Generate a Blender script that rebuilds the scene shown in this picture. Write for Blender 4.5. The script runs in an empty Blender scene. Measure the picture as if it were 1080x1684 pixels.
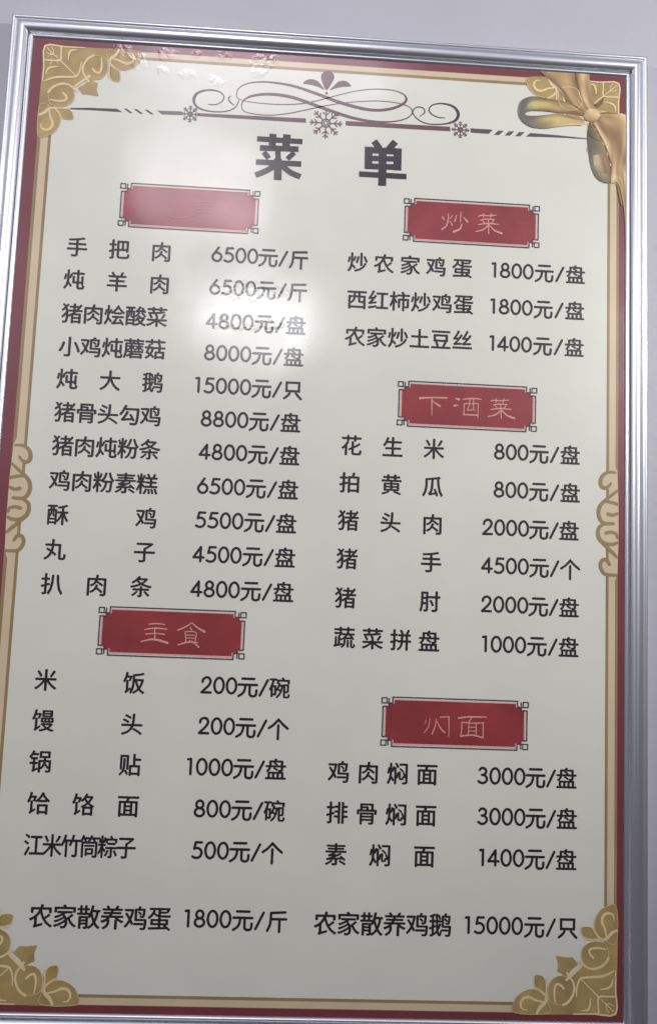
import bpy, math
from mathutils import Matrix, Vector

# ------------------------------------------------------------------ camera
sc = bpy.context.scene
CAM = Vector((-0.014973541, -0.675671164, -0.066796585))
R = Matrix(((0.9983020779, -0.0430360137, 0.0392538243),     # right
            (0.0391575042, 0.9947330414, 0.0947252146),      # forward
            (-0.0431236717, -0.0930272967, 0.9947292451)))   # up
FOC = 1250.0
right, fwd, up = R[0], R[1], R[2]
cd = bpy.data.cameras.new('camera')
cam = bpy.data.objects.new('camera', cd)
sc.collection.objects.link(cam)
m = Matrix((right, up, -fwd)).transposed().to_4x4()
m.translation = CAM
cam.matrix_world = m
cd.sensor_fit = 'VERTICAL'; cd.sensor_height = 36.0; cd.lens = FOC / 1684 * 36
cd.clip_start = 0.01; cd.clip_end = 100
sc.camera = cam

# ------------------------------------------------------------------ light of the room, plus added lamps
w = bpy.data.worlds.new('World'); sc.world = w; w.use_nodes = True
nt = w.node_tree; bg = nt.nodes['Background']
tc = nt.nodes.new('ShaderNodeTexCoord'); sx = nt.nodes.new('ShaderNodeSeparateXYZ')
cr = nt.nodes.new('ShaderNodeValToRGB'); mr = nt.nodes.new('ShaderNodeMapRange')
nt.links.new(tc.outputs['Generated'], sx.inputs[0])
mr.inputs['From Min'].default_value = -1; mr.inputs['From Max'].default_value = 1
nt.links.new(sx.outputs['Z'], mr.inputs['Value']); nt.links.new(mr.outputs[0], cr.inputs[0])
e = cr.color_ramp.elements
e[0].position = 0.20; e[0].color = (0.10, 0.09, 0.105, 1)
e[1].position = 0.80; e[1].color = (0.42, 0.43, 0.52, 1)
k = e.new(0.46); k.color = (0.15, 0.145, 0.165, 1)
nt.links.new(cr.outputs[0], bg.inputs[0]); bg.inputs[1].default_value = 0.82
sc.view_settings.view_transform = 'Standard'; sc.view_settings.look = 'None'
sc.view_settings.exposure = 0; sc.view_settings.gamma = 1

def lamp(name, loc, aim, sx_, sy_, power, col):
    d = bpy.data.lights.new(name, 'AREA'); d.shape = 'RECTANGLE'
    d.size = sx_; d.size_y = sy_; d.energy = power; d.color = col
    o = bpy.data.objects.new(name, d); sc.collection.objects.link(o)
    o.location = loc
    o.rotation_euler = (Vector(aim) - Vector(loc)).to_track_quat('-Z', 'Y').to_euler()
    return o
def spot(name, loc, aim, half, power, radius, col):
    d = bpy.data.lights.new(name, 'SPOT'); d.spot_size = math.radians(2 * half); d.spot_blend = 1.0
    d.energy = power; d.shadow_soft_size = radius; d.color = col
    o = bpy.data.objects.new(name, d); sc.collection.objects.link(o); o.location = loc
    o.rotation_euler = (Vector(aim) - Vector(loc)).to_track_quat('-Z', 'Y').to_euler()
    return o
spot('added_right_spot', (1.0, -0.9, 0.55), (0.05, 0, 0.20), 36, 53.0, 0.05, (1.0, 0.995, 0.98))  # added spot, its cone shaped so the board darkens towards the bottom
spot('added_left_spot', (-1.0, -0.9, 0.55), (0.0, 0, 0.15), 44, 23.0, 0.05, (0.98, 0.985, 1.0))  # added weaker side spot, evens the board and brightens the rails
lamp('plaque_sheen_lamp', (-0.34, -1.5, 1.09), (-0.1, 0, 0.3), 0.36, 0.20, 1.5, (1.0, 0.88, 0.96))  # added area lamp, mirrored by the film as sheen on the first plaque
lamp('top_sheen_lamp', (-0.17, -1.5, 1.53), (-0.1, 0, 0.3), 0.80, 0.30, 2.3, (0.96, 0.87, 1.0))  # added area lamp for the weak sheen along the top strip
lamp('room_lamp', (-0.172, -1.5, 0.700), (-0.05, 0, 0.17), 0.30, 0.066, 2.2, (0.97, 0.97, 1.0))
lamp('blister_glint_lamp', (-0.36, -1.5, 1.80), (-0.1, 0, 0.4), 0.60, 0.05, 5.0, (0.97, 0.95, 1.0))  # extra unseen lamp, gives glints on the film blisters and top rail

# ------------------------------------------------------------------ helpers
def unproj(u, v, y=0.0):
    d = right * ((u - 540) / FOC) + fwd + up * ((842 - v) / FOC)
    return CAM + d * ((y - CAM.y) / d.y)
def P(u, v):                      # a spot on the photographed print -> (x, z) on the board in metres
    q = unproj(u, v); return (q.x, q.z)
def Z(ox, oy, s):                 # positions read off an enlarged view of the print
    return lambda pts: [P(ox + a / s, oy + b / s) for a, b in pts]
MM = 0.001

def link(name, me, parent=None, mat=None):
    o = bpy.data.objects.new(name, me); sc.collection.objects.link(o)
    if mat and not me.materials: me.materials.append(mat)
    if parent: o.parent = parent
    return o

class Ink:
    """flat printed shapes gathered into one mesh, each shape a hair above the last"""
    def __init__(s, y): s.v = []; s.f = []; s.y = y; s.n = 0
    def lvl(s): s.n += 1; return s.y - 0.000006 * s.n
    def poly(s, pts, fan=False):
        y = s.lvl(); b = len(s.v)
        area = sum(pts[i][0] * pts[(i + 1) % len(pts)][1] - pts[(i + 1) % len(pts)][0] * pts[i][1] for i in range(len(pts)))
        if area < 0: pts = pts[::-1]
        s.v += [(x, y, z) for x, z in pts]
        s.f.append(tuple(range(b, b + len(pts))))
    def stroke(s, pts, wd, cap=True, smooth=0):
        ws = list(wd) if isinstance(wd, (list, tuple)) else [wd] * len(pts)
        pts, ws = resample(pts, ws, smooth) if smooth else (pts, ws)
        y = s.lvl(); b = len(s.v); n = len(pts)
        closed = n > 3 and (Vector(pts[0]) - Vector(pts[-1])).length < 1e-7
        for i in range(n):
            if closed and i in (0, n - 1): p0, p1, p2 = Vector(pts[-2]), Vector(pts[i]), Vector(pts[1])
            else: p0, p1, p2 = Vector(pts[max(i - 1, 0)]), Vector(pts[i]), Vector(pts[min(i + 1, n - 1)])
            d1 = (p1 - p0); d2 = (p2 - p1)
            if d1.length < 1e-9: d1 = d2
            if d2.length < 1e-9: d2 = d1
            d1 = d1.normalized(); d2 = d2.normalized(); t = d1 + d2
            t = t.normalized() if t.length > 1e-6 else d1
            nn = Vector((-t.y, t.x)); c = max(0.55, abs(nn.dot(Vector((-d1.y, d1.x)))))
            h = ws[i] / 2 / c
            a = p1 + nn * h; q = p1 - nn * h
            s.v += [(a.x, y, a.y), (q.x, y, q.y)]
        for i in range(n - 1):
            k = b + 2 * i; s.f.append((k + 1, k + 3, k + 2, k))
        if cap and not closed:
            for i, j in ((0, 1), (n - 1, n - 2)):
                if ws[i] < 1e-5: continue
                c = Vector(pts[i]); d = (c - Vector(pts[j])).normalized(); a0 = math.atan2(d.y, d.x)
                r = ws[i] / 2; k0 = len(s.v); m_ = 7
                for q in range(m_):
                    an = a0 - math.pi / 2 + math.pi * q / (m_ - 1)
                    s.v.append((c.x + r * math.cos(an), y, c.y + r * math.sin(an)))
                s.f.append(tuple(range(k0, k0 + m_)))
    def mesh(s, me, dx, dz, sc_):
        y = s.lvl(); b = len(s.v)
        s.v += [(dx + a * sc_, y, dz + c * sc_) for a, c in me[0]]
        s.f += [tuple(b + i for i in f) for f in me[1]]
    def build(s, name, mat, parent, label=None):
        me = bpy.data.meshes.new(name); me.from_pydata(s.v, [], s.f); me.update()
        o = link(name, me, parent, mat)
        if label: o['label'] = label
        return o

def resample(pts, ws, k):         # Catmull-Rom, k steps per span
    n = len(pts); out = []; ow = []
    closed = (Vector(pts[0]) - Vector(pts[-1])).length < 1e-7
    for i in range(n - 1):
        p0 = Vector(pts[i - 1] if i else (pts[-2] if closed else pts[0])); p1 = Vector(pts[i]); p2 = Vector(pts[i + 1])
        p3 = Vector(pts[i + 2] if i + 2 < n else (pts[1] if closed else pts[-1]))
        for j in range(k):
            t = j / k; t2 = t * t; t3 = t2 * t
            q = 0.5 * ((2 * p1) + (p2 - p0) * t + (2 * p0 - 5 * p1 + 4 * p2 - p3) * t2 + (3 * p1 - p0 - 3 * p2 + p3) * t3)
            out.append((q.x, q.y)); ow.append(ws[i] * (1 - t) + ws[i + 1] * t)
    out.append(pts[-1]); ow.append(ws[-1])
    return out, ow
def smooth_poly(pts, k=5):
    p, _ = resample(list(pts) + [pts[0]], [1] * (len(pts) + 1), k); return p[:-1]
def ell(cx, cz, rx, rz, a0=0, a1=360, n=28):
    return [(cx + rx * math.cos(math.radians(a0 + (a1 - a0) * i / n)), cz + rz * math.sin(math.radians(a0 + (a1 - a0) * i / n))) for i in range(n + 1)]

# ------------------------------------------------------------------ materials
# small blisters and creases in the laminating film (where they are on the board, and their reach)
BLISTERS = [P(*q) + (r,) for q, r in (((198, 84), .012), ((228, 102), .012), ((276, 88), .011), ((322, 89), .006), ((368, 90), .009),
            ((434, 97), .015), ((308, 124), .010), ((268, 117), .007), ((356, 135), .010), ((82, 98), .010), ((425, 118), .010))]
TORN = [P(405, 480) + (.030,), P(452, 484) + (.022,), P(392, 531) + (.026,), P(440, 534) + (.018,)]
def film_group():
    g = bpy.data.node_groups.new('glossy_film', 'ShaderNodeTree')
    g.interface.new_socket('Normal', in_out='OUTPUT', socket_type='NodeSocketVector')
    g.interface.new_socket('Haze', in_out='OUTPUT', socket_type='NodeSocketFloat')
    N = g.nodes.new; L = g.links.new
    out = N('NodeGroupOutput'); geo = N('ShaderNodeNewGeometry')
    total = None
    ne = N('ShaderNodeTexNoise'); ne.inputs['Scale'].default_value = 170; ne.inputs['Detail'].default_value = 2
    L(geo.outputs['Position'], ne.inputs['Vector'])
    for x, z, r in BLISTERS + TORN:
        fl = 2.6 if (x, z, r) in TORN else 1.25          # the torn patches are wide and low
        sb = N('ShaderNodeVectorMath'); sb.operation = 'SUBTRACT'; sb.inputs[1].default_value = (x, 0, z); L(geo.outputs['Position'], sb.inputs[0])
        ml = N('ShaderNodeVectorMath'); ml.operation = 'MULTIPLY'; ml.inputs[1].default_value = (1, 1, fl); L(sb.outputs[0], ml.inputs[0])
        d = N('ShaderNodeVectorMath'); d.operation = 'LENGTH'; L(ml.outputs[0], d.inputs[0])
        ad = N('ShaderNodeMath'); ad.operation = 'MULTIPLY_ADD'; ad.inputs[1].default_value = r * 1.5; L(ne.outputs['Fac'], ad.inputs[0]); L(d.outputs['Value'], ad.inputs[2])
        mp = N('ShaderNodeMapRange'); mp.interpolation_type = 'SMOOTHSTEP'
        mp.inputs['From Min'].default_value = r * 1.7; mp.inputs['From Max'].default_value = r * .95
        L(ad.outputs[0], mp.inputs['Value'])
        mp.inputs['To Max'].default_value = .34 if fl > 2 else .7
        if total is None: total = mp.outputs[0]
        else:
            a = N('ShaderNodeMath'); a.operation = 'MAXIMUM'
            L(total, a.inputs[0]); L(mp.outputs[0], a.inputs[1]); total = a.outputs[0]
    n1 = N('ShaderNodeTexNoise'); n1.inputs['Scale'].default_value = 130; n1.inputs['Detail'].default_value = 2
    n1.inputs['Distortion'].default_value = 1.5
    L(geo.outputs['Position'], n1.inputs['Vector'])
    mu = N('ShaderNodeMath'); mu.operation = 'MULTIPLY'; L(n1.outputs['Fac'], mu.inputs[0]); L(total, mu.inputs[1])
    b1 = N('ShaderNodeBump'); b1.inputs['Strength'].default_value = 1; b1.inputs['Distance'].default_value = .00055
    L(mu.outputs[0], b1.inputs['Height'])
    n2 = N('ShaderNodeTexNoise'); n2.inputs['Scale'].default_value = 9; n2.inputs['Detail'].default_value = 1.5
    L(geo.outputs['Position'], n2.inputs['Vector'])
    b2 = N('ShaderNodeBump'); b2.inputs['Strength'].default_value = 1; b2.inputs['Distance'].default_value = .0011
    L(n2.outputs['Fac'], b2.inputs['Height']); L(b1.outputs[0], b2.inputs['Normal'])
    L(b2.outputs[0], out.inputs[0])
    # wiped-over film: some patches are hazier than others
    n4 = N('ShaderNodeTexNoise'); n4.inputs['Scale'].default_value = 11; n4.inputs['Detail'].default_value = 7; n4.inputs['Distortion'].default_value = .8
    L(geo.outputs['Position'], n4.inputs['Vector'])
    hz = N('ShaderNodeMapRange'); hz.inputs['From Min'].default_value = .35; hz.inputs['From Max'].default_value = .68
    hz.inputs['To Min'].default_value = .13; hz.inputs['To Max'].default_value = .22
    L(n4.outputs['Fac'], hz.inputs['Value']); L(hz.outputs[0], out.inputs[1])
    return g
FILM = film_group()
def printed(name, col, var=0.03, attr=None, vscale=14):
    m = bpy.data.materials.new(name); m.use_nodes = True; nt = m.node_tree; b = nt.nodes['Principled BSDF']
    b.inputs['Roughness'].default_value = 0.42; b.inputs['Specular IOR Level'].default_value = 0.35
    b.inputs['Coat Weight'].default_value = 1.0; b.inputs['Coat Roughness'].default_value = 0.17; b.inputs['Coat IOR'].default_value = 1.68
    g = nt.nodes.new('ShaderNodeGroup'); g.node_tree = FILM
    nt.links.new(g.outputs[1], b.inputs['Coat Roughness'])
    nt.links.new(g.outputs[0], b.inputs['Coat Normal']); nt.links.new(g.outputs[0], b.inputs['Normal'])
    geo = nt.nodes.new('ShaderNodeNewGeometry')
    no = nt.nodes.new('ShaderNodeTexNoise'); no.inputs['Scale'].default_value = vscale; no.inputs['Detail'].default_value = 5
    nt.links.new(geo.outputs['Position'], no.inputs['Vector'])
    mp = nt.nodes.new('ShaderNodeMapRange'); mp.inputs['To Min'].default_value = 1 - var; mp.inputs['To Max'].default_value = 1 + var
    mp.inputs['From Min'].default_value = .3; mp.inputs['From Max'].default_value = .7
    nt.links.new(no.outputs['Fac'], mp.inputs['Value'])
    mx = nt.nodes.new('ShaderNodeVectorMath'); mx.operation = 'SCALE'
    if attr:
        at = nt.nodes.new('ShaderNodeAttribute'); at.attribute_name = attr
        nt.links.new(at.outputs['Color'], mx.inputs[0])
    else: mx.inputs[0].default_value = col
    nt.links.new(mp.outputs[0], mx.inputs['Scale']); nt.links.new(mx.outputs[0], b.inputs['Base Color'])
    return m
M_SHEET = printed('printed_cream', (0.600, 0.597, 0.525), .03)
M_RED = printed('printed_wine_red', (0.150, 0.024, 0.034), .08)
M_PLAQ = printed('printed_plaque_red', (0.225, 0.024, 0.028), .20, vscale=26)
M_CREAM = printed('printed_border_cream', (0.54, 0.43, 0.29), .05)
M_BROWN = printed('printed_brown', (0.25, 0.175, 0.075), .12)
M_GOLD = printed('printed_old_gold', (0.34, 0.238, 0.088), .24, vscale=45)
M_GLINE = printed('printed_pale_gold', (0.66, 0.52, 0.28), .08)
M_INK = printed('printed_black', (0.006, 0.005, 0.006), .0)
M_TITLE = printed('printed_charcoal', (0.013, 0.011, 0.013), .05)
M_FLOUR = printed('printed_flourish', (0.115, 0.052, 0.056), .1)
M_FLDK = printed('printed_flourish_dark', (0.045, 0.026, 0.030), .1)
M_BARDK = printed('printed_bar_grey', (0.075, 0.065, 0.062), .1)
M_PINK = printed('printed_pink_line', (0.66, 0.33, 0.30), .05)
M_LETTER = printed('printed_heading_pink', (0.58, 0.27, 0.235), .05)
M_GLARE_WASH = printed('glare_washed_pink', (0.36, 0.12, 0.13), .05)  # heading pink pulled towards the plaque red: glare wash-out put into the colour
M_BOW = printed('printed_ribbon', None, .05, attr='ink', vscale=60)

def metal():
    m = bpy.data.materials.new('brushed_aluminium'); m.use_nodes = True; nt = m.node_tree; b = nt.nodes['Principled BSDF']
    b.inputs['Metallic'].default_value = 1; b.inputs['Base Color'].default_value = (0.70, 0.71, 0.75, 1)
    tc = nt.nodes.new('ShaderNodeTexCoord'); mp = nt.nodes.new('ShaderNodeMapping'); mp.inputs['Scale'].default_value = (3, 900, 900)
    no = nt.nodes.new('ShaderNodeTexNoise'); no.inputs['Scale'].default_value = 1; no.inputs['Detail'].default_value = 3
    nt.links.new(tc.outputs['Object'], mp.inputs[0]); nt.links.new(mp.outputs[0], no.inputs['Vector'])
    mr = nt.nodes.new('ShaderNodeMapRange'); mr.inputs['To Min'].default_value = .28; mr.inputs['To Max'].default_value = .46
    nt.links.new(no.outputs['Fac'], mr.inputs['Value']); nt.links.new(mr.outputs[0], b.inputs['Roughness'])
    bp = nt.nodes.new('ShaderNodeBump'); bp.inputs['Strength'].default_value = .25; bp.inputs['Distance'].default_value = .0001
    nt.links.new(no.outputs['Fac'], bp.inputs['Height']); nt.links.new(bp.outputs[0], b.inputs['Normal'])
    return m
M_METAL = metal()
def plain(name, col, rough):
    m = bpy.data.materials.new(name); m.use_nodes = True; b = m.node_tree.nodes['Principled BSDF']
    b.inputs['Base Color'].default_value = (*col, 1); b.inputs['Roughness'].default_value = rough
    return m
def wallmat():
    m = plain('painted_wall', (0.50, 0.50, 0.575), .55); nt = m.node_tree; b = nt.nodes['Principled BSDF']
    geo = nt.nodes.new('ShaderNodeNewGeometry'); no = nt.nodes.new('ShaderNodeTexNoise')
    no.inputs['Scale'].default_value = 110; no.inputs['Detail'].default_value = 8
    nt.links.new(geo.outputs['Position'], no.inputs['Vector'])
    n3 = nt.nodes.new('ShaderNodeTexNoise'); n3.inputs['Scale'].default_value = 7; n3.inputs['Detail'].default_value = 4
    nt.links.new(geo.outputs['Position'], n3.inputs['Vector'])
    mx = nt.nodes.new('ShaderNodeMix'); mx.data_type = 'RGBA'
    mx.inputs['A'].default_value = (0.355, 0.355, 0.395, 1); mx.inputs['B'].default_value = (0.42, 0.415, 0.46, 1)
    nt.links.new(n3.outputs['Fac'], mx.inputs['Factor']); nt.links.new(mx.outputs['Result'], b.inputs['Base Color'])
    bp = nt.nodes.new('ShaderNodeBump'); bp.inputs['Strength'].default_value = .7; bp.inputs['Distance'].default_value = .0007
    nt.links.new(no.outputs['Fac'], bp.inputs['Height']); nt.links.new(bp.outputs[0], b.inputs['Normal'])
    return m

# ------------------------------------------------------------------ the wall
WALL_Y = 0.010
me = bpy.data.meshes.new('wall')
me.from_pydata([(-2.2, WALL_Y, -1.8), (2.2, WALL_Y, -1.8), (2.2, WALL_Y, 1.8), (-2.2, WALL_Y, 1.8)], [], [(0, 1, 2, 3)])
wall = link('wall', me, None, wallmat()); wall['kind'] = 'structure'

# ------------------------------------------------------------------ the menu board
board = bpy.data.objects.new('menu_board', None); sc.collection.objects.link(board)
board['label'] = 'Chinese restaurant price list in silver aluminium frame with red border and gold ribbon bow'
board['category'] = 'menu board'
OX, OZ = 0.3008, 0.4500           # outer half size
IX, IZ = 0.2802, 0.4294           # inner half size
# frame profile: (distance in from the outer edge, height in front of the print) in mm, from wall to inner lip
PROF = [(0, -9.8), (0, 1.2), (.75, 1.3), (.8, 3.4), (1.3, 4.1), (2.2, 4.3), (3.3, 4.0), (3.7, 3.2), (4.2, 3.0), (5.0, 3.4), (6.2, 4.4),
        (7.8, 5.5), (9.6, 6.1), (11.4, 6.1), (13.0, 5.4), (14.4, 4.2), (15.4, 2.9), (15.7, 2.4), (15.8, -.6), (17.0, -.8), (17.1, 1.3), (17.6, 1.8), (18.4, 2.2), (19.2, 2.2), (19.8, 1.7), (20.4, .9), (20.6, .3), (20.6, -1.5)]
def rail(dirv, nrm, half, off):
    # runs along dirv, nrm points to the board centre; object-local X runs along the rail
    vs = []; fs = []
    for s in (-1, 1):
        for wd, h in PROF:
            ln = (half - wd * MM) - 0.00012          # hairline gap at the mitre
            vs.append((s * ln, -wd * MM, h * MM))
    n = len(PROF)
    for i in range(n - 1): fs.append((i, i + 1, n + i + 1, n + i))
    fs.append(tuple(range(n))); fs.append(tuple(range(2 * n - 1, n - 1, -1)))
    me = bpy.data.meshes.new('frame_rail'); me.from_pydata(vs, [], fs); me.update()
    for p in me.polygons[:-2]: p.use_smooth = True
    o = link('frame_rail', me, board, M_METAL)
    X = Vector(dirv); Y = -Vector(nrm); Zv = Vector((0, -1, 0))
    mt = Matrix((X, Y, Zv)).transposed().to_4x4(); mt.translation = -Vector(nrm) * off
    o.matrix_world = mt
    try: me.set_sharp_from_angle(angle=math.radians(50))
    except Exception: pass
    return o
rail((1, 0, 0), (0, 0, -1), OX, OZ)
rail((-1, 0, 0), (0, 0, 1), OX, OZ)
rail((0, 0, -1), (-1, 0, 0), OZ, OX)
rail((0, 0, 1), (1, 0, 0), OZ, OX)

def slab(name, x0, x1, z0, z1, y0, y1, mat, parent):
    v = [(x, y, z) for y in (y0, y1) for x, z in ((x0, z0), (x1, z0), (x1, z1), (x0, z1))]
    f = [(0, 1, 2, 3), (7, 6, 5, 4), (0, 4, 5, 1), (1, 5, 6, 2), (2, 6, 7, 3), (3, 7, 4, 0)]
    me = bpy.data.meshes.new(name); me.from_pydata(v, [], f); me.update(); return link(name, me, parent, mat)
slab('backing_panel', -.2975, .2975, -.4465, .4465, .0008, .0075, plain('hardboard', (.25, .18, .12), .8), board)
slab('printed_sheet', -.2800, .2800, -.4292, .4292, 0.0, .0006, M_SHEET, board)

def ring(ink, a, b):              # a, b = (x0, x1, z0, z1) outer and inner
    y = ink.lvl(); k = len(ink.v)
    for x0, x1, z0, z1 in (a, b): ink.v += [(x0, y, z0), (x1, y, z0), (x1, y, z1), (x0, y, z1)]
    for i in range(4): j = (i + 1) % 4; ink.f.append((k + i, k + j, k + 4 + j, k + 4 + i))
O = (-.2698, .2742, -.4229, .4226)
C = (-.2600, .2658, -.4168, .4172)
D = (-.2573, .2632, -.4142, .4144)
r = Ink(-.00006); ring(r, (-.2799, .2799, -.4291, .4291), O); r.build('border', M_RED, board, 'wine red outer border')
r = Ink(-.00006); ring(r, O, (-.2667, .2718, -.4224, .4222)); r.build('border', M_BROWN, board, 'thin brown border line beside the red')
r = Ink(-.00006); ring(r, (-.2667, .2718, -.4224, .4222), C); r.build('border', M_CREAM, board, 'pale cream border band')
r = Ink(-.00006); ring(r, C, D); r.build('border', M_BROWN, board, 'brown border line next to the list')

# ------------------------------------------------------------------ corner ornaments, traced once and mirrored
K = P(1008.3, 1670.4)             # the outer corner of the lower right one
z6 = Z(860, 1480, 6.75)
def off(pts): return [(K[0] - x, z - K[1]) for x, z in z6(pts)]
def diag(pts): return [(b, a) for a, b in pts]
blobs = [smooth_poly(off(q), 4) for q in (
    [(880, 85), (1000, 88), (1000, 480), (870, 462), (800, 405), (760, 320), (763, 240), (805, 150)],
    [(618, 312), (720, 315), (765, 372), (822, 435), (720, 442), (640, 420), (612, 370)],
    [(760, 470), (860, 485), (905, 560), (905, 680), (840, 755), (740, 790), (650, 740), (612, 640), (630, 545), (690, 490)])]
leafc = off([(330, 632), (440, 648), (520, 650), (578, 728), (500, 790), (430, 875), (400, 832), (345, 805), (356, 720)])
body = off([(860, 480), (1000, 478), (1000, 1284), (192, 1284), (192, 1150), (300, 1130), (400, 1140), (452, 1030), (450, 905), (600, 760), (720, 800), (840, 700)])
lines = [(off(q), w_) for q, w_ in (
    ([(972, 240), (968, 190), (930, 160), (880, 165), (845, 205), (843, 265), (870, 330), (886, 400), (895, 445)], (1, 2, 3, 3.4, 3.8, 3.6, 2.8, 2.4, 1.5)),
    ([(1000, 350), (940, 385), (890, 440), (830, 445), (765, 375), (738, 315)], (3, 4.5, 4, 2.6, 2.0, 1.6)),
    ([(820, 440), (740, 452), (650, 450)], (2, 1.8, 1.2)),
    ([(745, 655), (705, 610), (705, 562), (765, 545), (830, 548), (890, 560)], (2.6, 3.2, 3, 3, 2.4, 1.4)),
    ([(912, 655), (870, 722), (785, 770), (700, 772), (640, 735), (585, 690)], (3.4, 3.6, 3, 2.8, 2.8, 3.2)))]
selfsym = [(off(q), w_) for q, w_ in (
    ([(612, 745), (530, 822), (448, 895)], (3, 3.6, 4)),
    ([(555, 1080), (560, 990), (580, 920), (610, 880), (700, 868), (820, 862), (905, 835), (975, 795)], (1.5, 2.4, 2.8, 3, 3, 3.6, 3, 1.5)),
    ([(612, 895), (700, 985), (800, 1085)], (1.6, 1.6, 2.2)),
    ([(800, 1280), (798, 1180), (803, 1090), (900, 1082), (990, 1085)], (2.4, 2.2, 2.8, 2.2, 2.4)),
    ([(990, 800), (988, 1000), (990, 1276), (760, 1275), (520, 1276)], (1.6, 2.2, 2.6, 2.2, 1.6)),
    ([(825, 1110), (900, 1180), (970, 1255)], (1, 1.8, 1)),
    ([(880, 1160), (890, 1220), (915, 1265)], (1, 1.4, 1)), ([(880, 1160), (930, 1165), (975, 1190)], (1, 1.4, 1)),
    ([(820, 1003), (900, 990), (945, 955), (955, 890)], (1.4, 3, 3, 1.2)), ([(710, 1105), (705, 1180), (680, 1232), (610, 1240)], (1.4, 3, 3, 1.2)))]
PXM = 0.00054                     # one photo pixel on the board there
AX = 0.0022                       # the print is shifted this far right
corners = [(1, -1), (-1, -1), (-1, 1), (1, 1)]
for sxn, szn in corners:
    X0 = .2742 if sxn > 0 else -.2698
    Z0 = -.4229 if szn < 0 else .4226
    T = lambda q: [(X0 - sxn * a, Z0 - szn * b) for a, b in q]
    # keep the ornament's pale halo, then its gold body and pale veins
    o_ = Ink(-.00020)
    for bl in blobs: o_.poly(T(bl)); o_.poly(T(diag(bl)))
    o_.poly(T(leafc)); o_.poly(T(body)); o_.poly(T(diag(body)))
    part = o_.build('corner_ornament', M_GOLD, board)
    o_ = Ink(-.00045)
    for q, w_ in lines:
        o_.stroke(T(q), [a * PXM * 1.25 for a in w_], smooth=4); o_.stroke(T(diag(q)), [a * PXM * 1.25 for a in w_], smooth=4)
    for q, w_ in selfsym: o_.stroke(T(q), [a * PXM * 1.2 for a in w_], smooth=3)
    for bl in blobs:
        for q in (T(bl), T(diag(bl))): o_.stroke(q + [q[0]], .8 * PXM)
    o_.build('vein', M_GLINE, part)

# ------------------------------------------------------------------ side ornaments
z7 = Z(940, 740, 7.014)
side_fill = z7([(400, 265), (345, 330), (340, 410), (400, 435), (440, 500), (370, 590), (318, 650), (305, 720), (335, 830), (305, 900), (300, 970), (345, 1065), (410, 1130), (470, 1200), (420, 1262), (345, 1290), (338, 1370), (400, 1440), (520, 1440), (520, 250)])
side_br = [(z7(q), w_) for q, w_ in (
    ([(500, 262), (430, 256), (372, 278), (332, 332), (328, 400), (362, 437), (412, 424), (448, 385)], (4, 5, 6, 6.5, 7, 6.5, 5, 4)),
    ([(520, 470), (440, 535), (372, 588), (322, 645), (302, 722), (322, 800), (370, 846), (475, 850)], (4.5, 5, 6, 6.5, 6.5, 6.5, 6, 5.5)),
    ([(372, 592), (440, 602), (522, 626)], (5, 5.5, 6)),
    ([(520, 735), (470, 752), (412, 738)], (5, 5.5, 6)),
    ([(372, 852), (312, 892), (296, 962), (320, 1036), (384, 1082), (460, 1090), (520, 1070)], (5, 6, 6.5, 7, 6.5, 6, 5)),
    ([(520, 1010), (505, 968), (450, 948), (390, 958)], (5, 5, 5.5, 6)),
    ([(335, 1060), (410, 1132), (470, 1190), (515, 1240)], (5, 6, 6, 4)),
    ([(430, 1322), (395, 1270), (346, 1272), (324, 1330), (344, 1392), (388, 1434), (510, 1446)], (5, 6.5, 6, 6, 6, 5.5, 5)))]
for s in (1, -1):
    T = (lambda q: q) if s > 0 else (lambda q: [(2 * AX - x, z) for x, z in q])
    o_ = Ink(-.00012); o_.poly(smooth_poly(T(side_fill), 3)); p_ = o_.build('side_ornament', M_CREAM, board)
    o_ = Ink(-.00022)
    for q, w_ in side_br: o_.stroke(T(q), [a * PXM for a in w_], smooth=5)
    o_.build('scroll', M_BROWN, p_)

# ------------------------------------------------------------------ the flourish under the top border
z2 = Z(280, 80, 2.0)
PT = 0.00060
fl = Ink(-.0001)
A1 = [(218, 150), (228, 128), (262, 113), (320, 110), (400, 122), (480, 148), (560, 178), (640, 199), (700, 202), (750, 190), (775, 171), (768, 152), (735, 138), (680, 133), (620, 138), (560, 151), (500, 167), (440, 180), (370, 184), (300, 180), (250, 173), (224, 164), (218, 150)]
W1 = [1.5, 1.8, 2.2, 2.8, 4, 5, 5.4, 5.2, 4.8, 4.4, 4, 2.2, 1.8, 1.6, 1.5, 1.5, 1.7, 2, 1.6, 1.5, 1.4, 1.4, 1.5]
A2 = [(235, 190), (242, 170), (272, 155), (330, 150), (400, 160), (470, 184), (540, 209), (600, 228), (660, 239), (720, 241), (770, 232), (794, 214), (788, 194), (755, 181), (700, 173), (640, 173), (560, 180), (500, 190), (440, 203), (390, 213), (330, 219), (270, 214), (242, 205), (235, 190)]
W2 = [1.5, 2.5, 4, 4.8, 5.2, 5.2, 5.2, 5, 4, 2.6, 2, 1.8, 1.6, 1.6, 1.5, 1.5, 1.5, 1.8, 1.8, 1.8, 1.6, 1.6, 1.5, 1.5]
fl.stroke(z2(A1), [a * PT for a in W1], smooth=5); fl.stroke(z2(A2), [a * PT for a in W2], smooth=5)
flourish = fl.build('scroll_flourish', M_FLOUR, board)
fl = Ink(-.0003)
fl.stroke(z2([(125, 183), (150, 184), (171, 173), (176, 156), (160, 141), (125, 136), (92, 145), (78, 165), (84, 187), (108, 201), (150, 208), (190, 205), (215, 192), (226, 170)]), [a * PT for a in (1, 1.2, 1.4, 1.6, 1.8, 2.4, 3.4, 4.4, 3, 2, 1.5, 1.5, 1.5, 1.2)], smooth=5)
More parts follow.
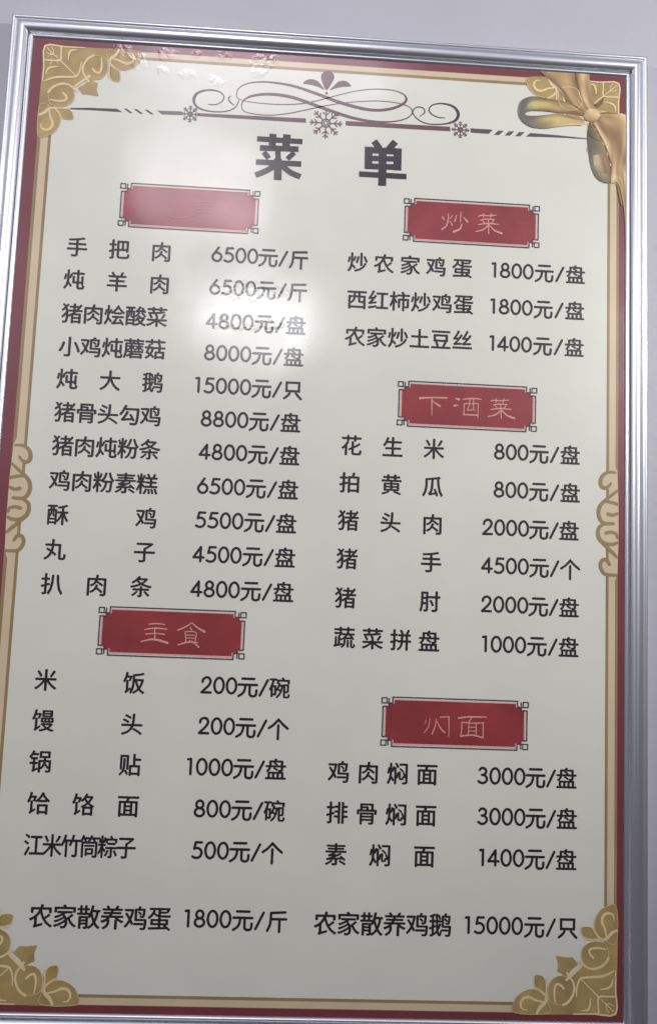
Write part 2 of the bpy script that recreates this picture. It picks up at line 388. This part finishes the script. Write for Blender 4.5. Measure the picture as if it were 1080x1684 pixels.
fl.stroke(z2([(200, 156), (192, 162), (196, 174), (210, 186)]), [a * PT for a in (1, 1.6, 1.8, 1)], smooth=4)
fl.build('curl', M_FLDK, flourish); fl = Ink(-.0003)
fl.stroke(z2([(902, 228), (880, 226), (858, 215), (850, 200), (863, 185), (895, 181), (930, 191), (946, 214), (936, 237), (900, 248), (850, 248), (818, 236), (798, 215), (800, 200), (815, 192), (832, 197), (835, 211), (820, 223)]), [a * PT for a in (1, 1.5, 1.8, 1.8, 1.8, 2.2, 3.4, 5, 4, 2, 1.6, 1.6, 1.6, 1.6, 1.6, 1.6, 1.6, 1)], smooth=5)
fl.build('curl', M_FLDK, flourish)
z9 = Z(480, 30, 9.0)
for q in ([(510, 1066), (450, 950), (430, 860), (465, 800), (530, 778), (590, 798), (626, 860), (600, 940)],
          [(168, 966), (205, 922), (280, 902), (370, 925), (430, 985), (478, 1062), (400, 1022), (280, 985)],
          [(562, 1062), (620, 1000), (690, 938), (790, 928), (850, 970), (868, 1008), (760, 1015), (660, 1035)]):
    o_ = Ink(-.00012); o_.poly(smooth_poly(z9(q), 4)); o_.build('petal', M_FLOUR, flourish)
o_ = Ink(-.00012); o_.poly(ell(*P(537, 153.3), .0013, .0013, n=12)[:-1]); o_.build('dot', M_FLOUR, flourish)

def bar(pts_up, pts_dn, mat, label=None):
    o_ = Ink(-.00012); o_.poly(pts_up + pts_dn[::-1]); return o_.build('divider_bar', mat, board, label)
z3 = Z(0, 0, 3.0); z5 = Z(740, 60, 3.176)
bar(z3([(250, 534), (440, 532), (578, 537)]), z3([(250, 536), (440, 543), (606, 554)]), M_FLDK, 'tapering bar at the left end of the divider')
for x_, y_ in ((625, 547), (675, 550), (728, 553)):
    o_ = Ink(-.00012); o_.poly(z3([(x_ - 14, y_ - 11), (x_ + 2, y_ - 11), (x_ + 32, y_ + 11), (x_ + 16, y_ + 11)])); o_.build('slash', M_FLDK, board)
bar(z3([(775, 546), (897, 550)]), z3([(800, 565), (897, 568)]), M_BARDK)
bar([P(325, 186), P(503, 194.8)], [P(325, 191), P(503, 202)], M_FLOUR)
bar([P(568.3, 199), P(740, 208.5)], [P(568.3, 206.5), P(740, 216)], M_FLOUR)
bar(z5([(105, 480), (222, 487)]), z5([(105, 502), (200, 509)]), M_BARDK)
for x_, y_ in ((252, 503), (308, 506), (362, 510)):
    o_ = Ink(-.00012); o_.poly(z5([(x_ - 2, y_ - 11), (x_ + 26, y_ - 10), (x_ + 2, y_ + 12), (x_ - 26, y_ + 11)])); o_.build('slash', M_BARDK, board)
bar(z5([(418, 504), (560, 516), (712, 532)]), z5([(393, 523), (560, 528), (712, 537)]), M_BARDK, 'tapering bar at the right end of the divider')
def flake(u, v, r, arms, w_, mat, fancy=True):
    c = P(u, v); r *= 0.0006; o_ = Ink(-.00014)
    for i in range(arms):
        a = 2 * math.pi * i / arms + math.pi / 2; d = Vector((math.cos(a), math.sin(a))); n_ = Vector((-d.y, d.x)); cc = Vector(c)
        o_.stroke([tuple(cc + d * r * .12), tuple(cc + d * r)], w_)
        if fancy:
            for t, l in ((.52, .26), (.78, .20)):
                for s in (1, -1): o_.stroke([tuple(cc + d * r * t), tuple(cc + d * r * (t + l * .7) + n_ * s * r * l * .75)], w_ * .9)
    if not fancy: o_.stroke(ell(c[0], c[1], r * .9, r * .9, n=30), w_)
    else: o_.stroke(ell(c[0], c[1], r * .27, r * .27, n=16), w_ * .8)
    return o_.build('snowflake', mat, board)
flake(535.8, 202.5, 25, 8, .0011, M_FLOUR)
flake(756.4, 213.6, 13.5, 8, .0009, M_FLOUR)
flake(313, 187.7, 13.5, 8, .0009, M_BARDK)

# ------------------------------------------------------------------ ribbon bow, printed
zb = Z(840, 110, 5.4)
def lin(c): return tuple((x / 255) ** 2.2 * .92 for x in c)
def ribbon(name, ea, eb, cols, parent, y, n=24, m_=7, label=None):
    """a printed strip from edge ea to edge eb; cols = rows of colours along, each across"""
    a, _ = resample(zb(ea), [1] * len(ea), 8); b, _ = resample(zb(eb), [1] * len(eb), 8)
    def at(p, t): f_ = t * (len(p) - 1); i = min(int(f_), len(p) - 2); q = f_ - i; return Vector(p[i]) * (1 - q) + Vector(p[i + 1]) * q
    def cat(row, s): f_ = s * (len(row) - 1); i = min(int(f_), len(row) - 2); q = f_ - i; return [row[i][k] * (1 - q) + row[i + 1][k] * q for k in range(3)]
    vs = []; cl = []; fs = []
    for i in range(n + 1):
        t = i / n; f_ = t * (len(cols) - 1); k0 = min(int(f_), max(len(cols) - 2, 0)); q = f_ - k0
        pa, pb = at(a, t), at(b, t)
        for j in range(m_ + 1):
            s = j / m_; p = pa * (1 - s) + pb * s; vs.append((p.x, y, p.y))
            c0 = cat(cols[k0], s); c1 = cat(cols[min(k0 + 1, len(cols) - 1)], s)
            cl.append(lin([c0[k] * (1 - q) + c1[k] * q for k in range(3)]))
    for i in range(n):
        for j in range(m_): k0 = i * (m_ + 1) + j; fs.append((k0, k0 + 1, k0 + m_ + 2, k0 + m_ + 1))
    me = bpy.data.meshes.new(name); me.from_pydata(vs, [], fs); me.update()
    # face every quad to the viewer
    if me.polygons[0].normal.y > 0: me.flip_normals()
    at_ = me.color_attributes.new('ink', 'FLOAT_COLOR', 'POINT')
    for i, c in enumerate(cl): at_.data[i].color = (*c, 1)
    o = link(name, me, parent, M_BOW)
    if label: o['label'] = label
    return o
T1 = (152, 122, 82); T2 = (186, 156, 108); T3 = (126, 98, 70); T4 = (230, 206, 160); GR = (102, 99, 90); GR2 = (134, 124, 98); OL = (200, 182, 112); DK = (108, 84, 56); LT = (206, 196, 176)
YB = -.0006
knot = ribbon('ribbon_bow', [(640, 400), (700, 378), (770, 385), (808, 410)], [(650, 470), (700, 492), (760, 485), (800, 440)], [[T3, T2, T1], [T4, T2, T1], [T2, T4, T1], [T1, T2, DK]], board, YB - .0004, n=14, label='gold satin ribbon bow printed over the upper right corner')
ribbon('ribbon_tail', [(248, 40), (340, 105), (450, 210), (560, 350), (640, 400)], [(562, 52), (575, 140), (600, 250), (640, 330), (690, 400)], [[T3, T2, T1, T2, T1], [T3, T1, T2, T2, DK], [T3, T2, T2, T1, T1], [T1, T2, T1, T2, T1], [T3, T1, T1, T1, T1]], knot, YB)
ribbon('ribbon_tail', [(246, 40), (330, 112), (420, 205), (480, 300), (560, 352)], [(262, 44), (380, 140), (460, 210), (520, 290), (562, 352)], [[T2, T3, T3], [T2, T3, T3], [T4, T3, T3], [T3, T3, T1], [T3, T3, T1]], knot, YB - .0001)
ribbon('ribbon_tail', [(564, 55), (590, 180), (625, 290), (680, 400)], [(690, 66), (700, 180), (720, 300), (780, 395)], [[DK, T1, T4, T2, T1], [DK, T2, T2, T1, T2], [T1, T4, T2, T1, T1], [T3, T2, T1, T1, T3]], knot, YB - .0001)
ribbon('ribbon_tail', [(735, 340), (760, 330), (800, 290), (812, 275)], [(735, 350), (775, 360), (810, 320), (818, 285)], [[DK, DK], [DK, T3], [DK, T3], [T3, T2]], knot, YB - .0001, n=8)
# left loop: far side first, then the near lower half
ribbon('ribbon_loop', [(640, 400), (540, 335), (420, 300), (300, 287), (190, 284), (110, 320), (78, 395)], [(640, 440), (540, 420), (420, 412), (330, 400), (210, 392), (150, 398), (122, 418)],
       [[T1, T1, T3, T3], [T1, T2, T3, T3], [T3, T1, T2, T3], [DK, OL, T2, DK], [GR, OL, OL, GR], [GR, (150, 146, 130), GR2, GR], [GR, GR, GR, GR]], knot, YB)
ribbon('ribbon_loop', [(650, 478), (540, 450), (420, 418), (320, 428), (200, 438), (135, 432), (122, 412), (150, 330), (220, 290), (330, 290)], [(628, 520), (520, 522), (400, 535), (290, 550), (170, 535), (85, 475), (58, 400), (85, 305), (180, 265), (320, 284)],
       [[T1, T2, T2, T4], [DK, OL, T2, T4], [GR2, OL, OL, T2], [GR2, OL, T1, GR2], [GR, GR, (125, 112, 104), GR], [GR, GR, GR, GR], [(110, 110, 108), GR, GR, GR2], [GR2, GR, GR, (110, 110, 112)], [GR2, GR2, GR, GR2], [DK, DK, DK, DK]], knot, YB - .0001, n=40)
ribbon('ribbon_loop', [(690, 495), (672, 600), (680, 740), (705, 890), (750, 985), (815, 1030), (862, 1034)], [(720, 515), (775, 610), (830, 730), (868, 850), (886, 930), (886, 990), (872, 1030)],
       [[(84, 74, 58), T3, T1], [(84, 80, 70), (100, 90, 76), T1], [(88, 84, 72), (112, 104, 86), T1], [(104, 100, 76), (176, 158, 118), T3], [(86, 84, 66), (168, 148, 116), DK], [GR, (128, 118, 100), DK], [GR, GR, GR]], knot, YB)
ribbon('ribbon_loop', [(722, 790), (728, 860), (748, 935)], [(788, 780), (822, 850), (852, 950)], [[(150, 140, 104), (196, 172, 136), (150, 124, 90)], [(176, 168, 120), (190, 166, 134), (120, 96, 66)], [(110, 106, 80), (150, 134, 108), DK]], knot, YB - .00015)
ribbon('ribbon_tail', [(735, 490), (790, 600), (850, 730), (885, 880), (882, 1030), (942, 1036), (985, 1190), (1005, 1380), (1010, 1640)], [(790, 420), (880, 412), (1022, 442), (1024, 640), (1024, 800), (1024, 960), (1024, 1200), (1022, 1400), (1014, 1660)],
       [[T4, T1, T3, T1, T2, T1], [T4, T3, T1, T2, T1, T2], [T4, T1, T3, T1, T2, T4], [T3, T2, T1, T3, T2, T2], [T2, T4, T1, T2, T3, T1], [T2, T1, T2, T1, T4, T2], [T3, T2, T1, T3, T2, T2], [T3, T1, T2, T3, T1, T1], [T3, T1, T2, T1, T3, T1]], knot, YB - .0001, n=44, m_=14)
ribbon('ribbon_tail', [(720, 505), (775, 600), (835, 720), (880, 860)], [(734, 500), (792, 600), (852, 722), (888, 860)], [[DK, T4], [DK, T4], [T3, T4], [DK, T3]], knot, YB - .0002)
ribbon('ribbon_tail', [(780, 420), (830, 408), (900, 415), (950, 422)], [(786, 426), (832, 416), (900, 420), (950, 424)], [[DK, DK], [DK, T3], [T3, T2], [T1, T1]], knot, YB - .0006, n=10)
ribbon('ribbon_tail', [(926, 1040), (945, 1130), (970, 1230)], [(944, 1040), (965, 1120), (985, 1230)], [[DK, T3], [DK, T1], [T3, T1]], knot, YB - .0002, n=8)

# ------------------------------------------------------------------ title
zt = Z(400, 210, 3.724); S = 0.00058 / 3.724
CAI = [([(85, 68), (362, 86)], 33), ([(183, 38), (178, 108)], 42), ([(268, 42), (262, 112)], 45), ([(102, 124), (338, 132)], 35),
       ([(126, 150), (156, 188)], 32), ([(212, 146), (214, 196)], 32), ([(312, 152), (270, 192)], 30), ([(78, 210), (355, 223)], 34),
       ([(213, 190), (211, 321)], 46), ([(208, 222), (145, 262), (75, 291)], 35), ([(228, 222), (285, 272), (350, 301)], 35)]
DAN = [([(800, 82), (834, 128)], 40), ([(930, 86), (890, 132)], 40), ([(767, 117), (765, 252)], 46), ([(945, 127), (942, 262)], 48),
       ([(853, 122), (849, 356)], 48), ([(750, 136), (965, 148)], 40), ([(750, 187), (965, 193)], 34), ([(748, 236), (962, 243)], 36), ([(708, 284), (998, 300)], 34)]
for g_, lb in ((CAI, 'large charcoal first character of the title'), (DAN, 'large charcoal second character of the title')):
    o_ = Ink(-.0002)
    for q, w_ in g_: o_.stroke(zt(q), w_ * S, cap=False, smooth=5 if len(q) > 2 else 0)
    o_.build('title_character', M_TITLE, board, lb)

# ------------------------------------------------------------------ glyphs
_font_ref = {}
def glyph(ch, weight=0.0):
    if (ch, weight) in _font_ref: return _font_ref[(ch, weight)]
    cu = bpy.data.curves.new('glyph', 'FONT'); cu.body = ch; cu.size = 1.0; cu.offset = weight; cu.resolution_u = 3; cu.fill_mode = 'FRONT'
    ob = bpy.data.objects.new('glyph', cu); sc.collection.objects.link(ob)
    dg = bpy.context.evaluated_depsgraph_get(); dg.update()
    me = bpy.data.meshes.new_from_object(ob.evaluated_get(dg))
    v = [(a.co.x, a.co.y) for a in me.vertices]; f = [tuple(p.vertices) for p in me.polygons]
    bpy.data.objects.remove(ob); bpy.data.curves.remove(cu); bpy.data.meshes.remove(me)
    _font_ref[(ch, weight)] = (v, f); return v, f
rv, _ = glyph('国')
x0 = min(a for a, _ in rv); x1 = max(a for a, _ in rv); y0 = min(b for _, b in rv); y1 = max(b for _, b in rv)
GX, GY, GS = (x0 + x1) / 2, (y0 + y1) / 2, max(x1 - x0, y1 - y0)
def put(ink, ch, x, z, size, sq=1.0):     # size = ink width of a full character
    if ch in STROKES:
        for pts in STROKES[ch]: ink.stroke([(x + a * size, z + b * size) for a, b in pts[0]], STW, smooth=pts[1])
        return
    v, f = glyph(ch); s = size / GS
    d = GS * .0205
    for dx, dy in ((-1, 0), (1, 0), (0, -.8), (0, .8)):
        ink.mesh(([((a - GX) * sq + dx * d * min(1, sq * 1.1), b - GY + dy * d) for a, b in v], f), x, z, s)
STW = .00212
DH = .0129                        # digit height
E_ = lambda *a, **k: ell(*a, **k)
DIG = {'0': [(E_(0, 0, .31, .5), 0)],
       '8': [(E_(0, .26, .225, .24), 0), (E_(0, -.24, .30, .26), 0)],
       '6': [([(.10, .5), (-.02, .33), (-.16, .10), (-.26, -.04), (-.31, -.19)], 4), (E_(0, -.19, .31, .31), 0)],
       '5': [([(.27, .49), (-.13, .49)], 0), ([(-.13, .49), (-.17, .27), (-.21, .08)], 0), ([(-.21, .08), (-.08, .13), (.08, .11), (.23, .0), (.28, -.17), (.22, -.37), (.05, -.49), (-.14, -.49), (-.30, -.42)], 4)],
       '4': [([(.11, -.5), (.11, .47)], 0), ([(.11, .47), (-.36, -.24)], 0), ([(-.36, -.24), (.32, -.24)], 0)],
       '1': [([(-.16, .46), (.03, .49)], 0), ([(.03, .49), (.03, -.5)], 0)],
       '2': [([(-.27, .20), (-.23, .38), (-.06, .50), (.12, .48), (.25, .33), (.24, .14), (.10, -.08), (-.12, -.30), (-.31, -.49)], 4), ([(-.31, -.49), (.30, -.49)], 0)],
       '3': [([(-.22, .36), (-.10, .48), (.06, .49), (.20, .38), (.21, .20), (.10, .07), (-.06, .04)], 4), ([(-.04, .04), (.14, .01), (.27, -.14), (.26, -.34), (.10, -.48), (-.10, -.49), (-.29, -.38)], 4)],
       '/': [([(.24, .52), (-.26, -.52)], 0)]}
STROKES = {'元': [([(-.30, .44), (.32, .44)], 0), ([(-.47, .13), (.48, .13)], 0), ([(-.13, .12), (-.15, -.10), (-.26, -.32), (-.47, -.46)], 4), ([(.10, .12), (.10, -.25), (.13, -.40), (.24, -.45), (.36, -.44), (.44, -.36), (.46, -.14)], 4)],
           '个': [([(-.49, .03), (-.25, .20), (0, .47), (.25, .22), (.49, .03)], 0), ([(0, .18), (0, -.52)], 0)],
           '只': [([(-.34, .42), (.34, .42), (.34, -.05), (-.34, -.05), (-.34, .42)], 0), ([(-.16, -.17), (-.28, -.33), (-.45, -.46)], 3), ([(.18, -.17), (.32, -.33), (.46, -.47)], 3)],
           '斤': [([(.44, .44), (-.28, .40)], 0), ([(-.28, .40), (-.29, .05), (-.33, -.22), (-.45, -.47)], 4), ([(-.27, .10), (.49, .10)], 0), ([(.16, .09), (.16, -.52)], 0)]}

def group_part(name, x, z):
    o = bpy.data.objects.new(name, None); sc.collection.objects.link(o); o.parent = board; o.location = (x, 0, z); return o
def sub(ink, name, row):
    o = ink.build(name, M_INK, row)
    for v in o.data.vertices: v.co.x -= row.location.x; v.co.z -= row.location.z
    return o
def dish(text, a, b, size=.0171, ink=None):
    (xa, za), (xb, zb_) = P(*a), P(*b)
    row = group_part('dish_name', xa, za); n = len(text); sq = min(1.0, (xb - xa) / (n - 1) / size / 1.035)
    for i, ch in enumerate(text):
        t = i / (n - 1); o_ = Ink(-.0002)
        put(o_, ch, xa * (1 - t) + xb * t, za * (1 - t) + zb_ * t, size, sq); sub(o_, 'character', row)
    return row
def price(text, last0, unit, size=.0166):
    num, un = text.split('元/')
    (xa, za), (xb, zb_) = P(*last0), P(*unit)
    zc = (za + zb_) / 2 - .0003; row = group_part('price', xa, zc)
    x = xa; adv = .01085
    for i, d in enumerate(reversed(num)):
        if d == '1': x += .0010
        o_ = Ink(-.0002)
        for pts, sm in DIG[d]: o_.stroke([(x + p * DH, zc + .0008 + q * DH) for p, q in pts], STW, smooth=sm)
        sub(o_, 'digit', row); x -= adv
    o_ = Ink(-.0002); put(o_, '元', xa + (xb - xa) * .338, zc, size); sub(o_, 'character', row)
    xs = xa + (xb - xa) * .672; o_ = Ink(-.0002)
    for pts, sm in DIG['/']: o_.stroke([(xs + p * DH, zc + q * DH) for p, q in pts], STW, smooth=sm)
    sub(o_, 'slash', row)
    o_ = Ink(-.0002); put(o_, un, xb, zc, size); sub(o_, 'character', row)
    return row

for row in (
    ('手把肉', (127.3, 406.8), (265.7, 415)), ('炖羊肉', (122.5, 460.3), (262.9, 468)), ('猪肉烩酸菜', (118.9, 516), (258.5, 522)),
    ('小鸡炖蘑菇', (114.6, 570.5), (255.5, 575)), ('炖大鹅', (111, 623.8), (251.6, 629.6)), ('猪骨头勾鸡', (107.3, 678.3), (248.4, 685)),
    ('猪肉炖粉条', (103.8, 733.5), (246.7, 740)), ('鸡肉粉素糕', (99.2, 790.7), (242.2, 796.7)), ('酥鸡', (95.6, 847), (241, 852.7)),
    ('丸子', (90.7, 904.4), (237.8, 908.4)), ('扒肉条', (86, 961), (232.2, 965.6)),
    ('米饭', (76, 1118.9), (221, 1123.8)), ('馒头', (71.6, 1185.6), (217.3, 1191.8)), ('锅贴', (67.1, 1252.9), (214, 1258.4)),
    ('饸饹面', (63.8, 1321.6), (211, 1326)), ('江米竹筒粽子', (55.6, 1390), (207.8, 1394.4)),
    ('炒农家鸡蛋', (588, 432), (759.6, 441.7)), ('西红柿炒鸡蛋', (586.7, 493), (761.7, 501.3)), ('农家炒土豆丝', (583.5, 554), (759.6, 560.4)),
    ('花生米', (577.7, 733), (713.1, 739)), ('拍黄瓜', (575.2, 794.3), (711, 800.8)), ('猪头肉', (572.6, 856.4), (710.7, 863)),
    ('猪手', (570.5, 919.5), (708.4, 925)), ('猪肘', (567.9, 983.7), (706.6, 989.8)), ('蔬菜拼盘', (565.9, 1049), (705, 1055.4)),
    ('鸡肉焖面', (557, 1270), (701.9, 1274)), ('排骨焖面', (554, 1337.1), (699.8, 1341.4)), ('素焖面', (552, 1405.6), (697.2, 1408.6))):
    dish(*row)
dish('农家散养鸡蛋', (67.8, 1507), (262.4, 1511.5), .0178); dish('农家散养鸡鹅', (534.7, 1519), (723.6, 1521.8), .0178)
for row in (
    ('6500元/斤', (415.7, 421.8), (490.5, 426.9)), ('6500元/斤', (412.5, 475.7), (488.5, 479.8)), ('4800元/盘', (408, 530.7), (486.4, 535.8)),
    ('8000元/盘', (404.3, 583.1), (482.7, 587.8)), ('15000元/只', (403.9, 637.1), (481.3, 641.8)), ('8800元/盘', (399.4, 691.7), (477.8, 695.7)),
    ('4800元/盘', (397.4, 746), (476.2, 749.7)), ('6500元/盘', (394.1, 801.8), (473.8, 806)), ('5500元/盘', (391, 857.8), (470.7, 861.5)),
    ('4500元/盘', (388.2, 914), (468.7, 917.5)), ('4800元/盘', (385.1, 970.9), (466, 974.1)), ('200元/碗', (380.9, 1128.7), (459.9, 1131.4)),
    ('200元/个', (377, 1195.5), (457.5, 1198)), ('1000元/盘', (373.7, 1262.7), (453.4, 1265.8)), ('800元/碗', (370.3, 1331), (451.1, 1334)),
    ('500元/个', (366.8, 1399.6), (447.7, 1402)), ('1800元/斤', (370.9, 1512.2), (454.4, 1514.4)), ('15000元/只', (849.8, 1523.3), (932.4, 1525.6)),
    ('1800元/盘', (867.9, 447.9), (945.4, 452)), ('1800元/盘', (866.3, 507.5), (944.2, 511.3)), ('1400元/盘', (865, 567.9), (943.3, 571.7)),
    ('800元/盘', (859.4, 745.2), (936.7, 748.9)), ('800元/盘', (858.9, 807.2), (936.7, 811.3)), ('2000元/盘', (860.2, 869.3), (934.8, 873.9)),
    ('4500元/个', (859.8, 932.6), (936.7, 935.7)), ('2000元/盘', (858.9, 995.9), (934.8, 999.8)), ('1000元/盘', (855.2, 1061.3), (934.3, 1065)),
    ('3000元/盘', (853.9, 1278), (930.7, 1280.2)), ('3000元/盘', (853.9, 1345), (931.1, 1346.5)), ('1400元/盘', (852, 1412.2), (930.2, 1414))):
    price(*row)

# ------------------------------------------------------------------ heading plaques
PW, PH = .0615, .0178             # half size between the corner squares' centres
def plaque(u, v, label, letters, lmat=None, line=None, sc_=1.0):
    cx, cz = P(u, v); w_, h = PW * sc_, PH * sc_
    L = lambda pts: [(cx + a, cz + b) for a, b in pts]
    q = .0022; n1 = .0055; n2 = .0030                 # notches
    def notched(w_, h, i):        # outline with two-step corners, inset i
        W, H = w_ - i, h - i; pts = []
        for sx_, sz in ((1, 1), (1, -1), (-1, -1), (-1, 1)):
            c = [(W * sx_, (H - n1) * sz), ((W - n2) * sx_, (H - n1) * sz), ((W - n2) * sx_, (H - n2) * sz), ((W - n1 * 1.35) * sx_, (H - n2) * sz), ((W - n1 * 1.35) * sx_, H * sz)]
            pts += c if sx_ * sz < 0 else c[::-1]
        return pts
    BW, BH = w_ + .0012, h + .0030
    o_ = Ink(-.0002); o_.poly(L(notched(BW, BH, .0027)))
    pl = o_.build('heading_plaque', M_PLAQ, board, label)
    o_ = Ink(-.0003); p_ = L(notched(BW, BH, .0020)); o_.stroke(p_ + [p_[0]], .0010); o_.build('inner_outline', M_PINK, pl)
    o_ = Ink(-.0004)
    # black outer line: four runs, each ending in the little squares at the corners
    for s in (1, -1):
        o_.stroke(L([(-(BW - .0085), s * (BH - .0052)), (-(BW - .0085), s * BH), (BW - .0085, s * BH), (BW - .0085, s * (BH - .0052))]), .0010, cap=False)
        o_.stroke(L([(s * (BW - .0052), -(BH - .0082)), (s * BW, -(BH - .0082)), (s * BW, BH - .0082), (s * (BW - .0052), BH - .0082)]), .0010, cap=False)
        for t in (1, -1):
            o_.stroke(L([(s * (BW - .0085), t * (BH - .0052)), (s * (w_ + q), t * (BH - .0052)), ]), .0009, cap=False)
            o_.stroke(L([(s * (BW - .0052), t * (BH - .0082)), (s * (BW - .0052), t * (h + q))]), .0009, cap=False)
            sq = [(s * w_ + a * q, t * h + b * q) for a, b in ((-1, -1), (1, -1), (1, 1), (-1, 1), (-1, -1))]
            o_.stroke(L(sq), .0009)
    o_.build('outline', line or M_FLDK, pl)
    o_ = Ink(-.0004)
    for pts, ws in letters: o_.stroke(pts, ws, smooth=4 if len(pts) > 2 else 0)
    o_.build('heading_lettering', lmat or M_LETTER, pl)
    return pl
def let(ox, oy, s, strokes): return [(Z(ox, oy, s)(p), [a * .00050 for a in (w_ if isinstance(w_, tuple) else (w_,) * len(p))]) for p, w_ in strokes]
CAIG = lambda dx, dy: [([(p[0] + dx, p[1] + dy) for p in q], w_) for q, w_ in (
    ([(582, 186), (600, 179), (655, 181), (700, 177)], (1.5, 2.6, 2.2, 2)), ([(618, 168), (616, 192)], 2), ([(668, 168), (664, 192)], 2),
    ([(598, 210), (640, 203), (688, 206)], (2, 2.6, 2)), ([(612, 214), (622, 226)], 2), ([(648, 210), (648, 228)], 2), ([(684, 210), (672, 228)], 2),
    ([(582, 240), (640, 232), (715, 238)], (1.6, 3, 2)), ([(650, 232), (650, 298)], (2.4, 2)), ([(648, 244), (615, 272), (566, 285)], (2.4, 2.8, 2)), ([(655, 244), (690, 278), (736, 296)], (2, 3.2, 4)))]
plaque(775.2, 367, 'red heading plaque above the fried egg dishes', let(640, 310, 4.0, [
    ([(348, 190), (360, 208)], (3, 2)), ([(386, 165), (384, 215), (370, 250), (344, 270)], (1.6, 2.4, 2.4, 3)), ([(412, 178), (398, 200)], 1.8), ([(396, 215), (412, 242)], (1.6, 2.6)),
    ([(468, 158), (466, 225)], (2, 1.6)), ([(440, 178), (428, 218)], (1.8, 2.6)), ([(488, 192), (512, 220)], (2, 4)), ([(474, 236), (462, 268), (422, 286)], (1.8, 3.4, 4.4))] + CAIG(0, 0)))
plaque(768, 668.4, 'red heading plaque above the cold snacks', let(640, 615, 4.0, [
    ([(200, 160), (280, 156), (374, 158)], (4.5, 2.4, 3.5)), ([(278, 158), (278, 275)], (2.6, 1.2)), ([(282, 180), (330, 212)], (1.8, 4)),
    ([(436, 162), (456, 168)], (2.5, 4.5)), ([(426, 210), (448, 206)], (4, 2)),
    ([(485, 168), (540, 162), (604, 168)], (2, 3, 1.6)), ([(490, 196), (488, 272)], 1.8), ([(490, 196), (582, 196)], 1.8), ([(582, 196), (580, 290)], (2, 1.4)), ([(528, 166), (524, 205), (512, 232)], 1.8), ([(552, 166), (550, 232)], 1.8), ([(508, 238), (562, 238)], 1.8), ([(486, 268), (580, 272)], 2.6)]
    + CAIG(82, -4)))
plaque(282.9, 1041, 'red heading plaque above the staple foods', let(140, 990, 3.724, [
    ([(392, 136), (440, 132), (490, 138)], (2, 2.4, 1.4)), ([(366, 168), (430, 160), (500, 166)], (1.6, 2.8, 2)), ([(372, 196), (430, 192), (488, 198)], 2), ([(428, 160), (428, 226)], 2), ([(344, 242), (420, 228), (505, 250)], (2, 3.4, 4)),
    ([(652, 128), (620, 150), (568, 172)], (1.8, 2.4, 2.4)), ([(656, 128), (690, 158), (732, 182)], (1.8, 2.6, 4)), ([(645, 158), (655, 172)], 2), ([(614, 182), (618, 240)], 1.8), ([(614, 182), (680, 186), (674, 240)], 1.8), ([(620, 202), (675, 204)], 1.6), ([(620, 220), (672, 222)], 1.6),
    ([(570, 262), (630, 246), (690, 248)], (2, 2.6, 1.8)), ([(640, 236), (665, 248), (696, 276)], (1.6, 2.4, 3)), ([(618, 240), (600, 256)], 1.8)]), sc_=1.0)
plaque(747.6, 1189.8, 'red heading plaque above the braised noodles', let(610, 1130, 3.857, [
    ([(346, 208), (340, 232)], (1.2, 1.2)), ([(372, 196), (362, 250), (334, 290)], (1, 1.6, 1.2)), ([(412, 200), (404, 250), (384, 298)], (1.2, 2, 2)), ([(415, 215), (440, 262), (466, 288)], (1.2, 2.4, 2.4)), ([(436, 190), (494, 188)], 1.8), ([(492, 188), (492, 270), (490, 312)], (2, 1.8, 1)),
    ([(552, 196), (620, 188), (728, 190)], (3, 3, 2)), ([(636, 192), (614, 226)], 2), ([(574, 222), (572, 270), (566, 312)], 2), ([(574, 222), (640, 228), (712, 226)], 2), ([(708, 228), (708, 322)], 2), ([(566, 310), (640, 304), (706, 320)], 2.6),
    ([(618, 232), (614, 300)], 1.8), ([(664, 232), (664, 302)], 1.8), ([(618, 254), (664, 254)], 1.6), ([(616, 278), (664, 278)], 1.6)]), sc_=1.015)
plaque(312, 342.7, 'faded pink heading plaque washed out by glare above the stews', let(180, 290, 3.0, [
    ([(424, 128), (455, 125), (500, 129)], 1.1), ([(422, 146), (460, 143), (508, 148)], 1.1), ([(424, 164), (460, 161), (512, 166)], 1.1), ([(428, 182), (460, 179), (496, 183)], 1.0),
    ([(295, 196), (340, 206), (420, 194)], (1, 2, 1))]), lmat=M_GLARE_WASH)
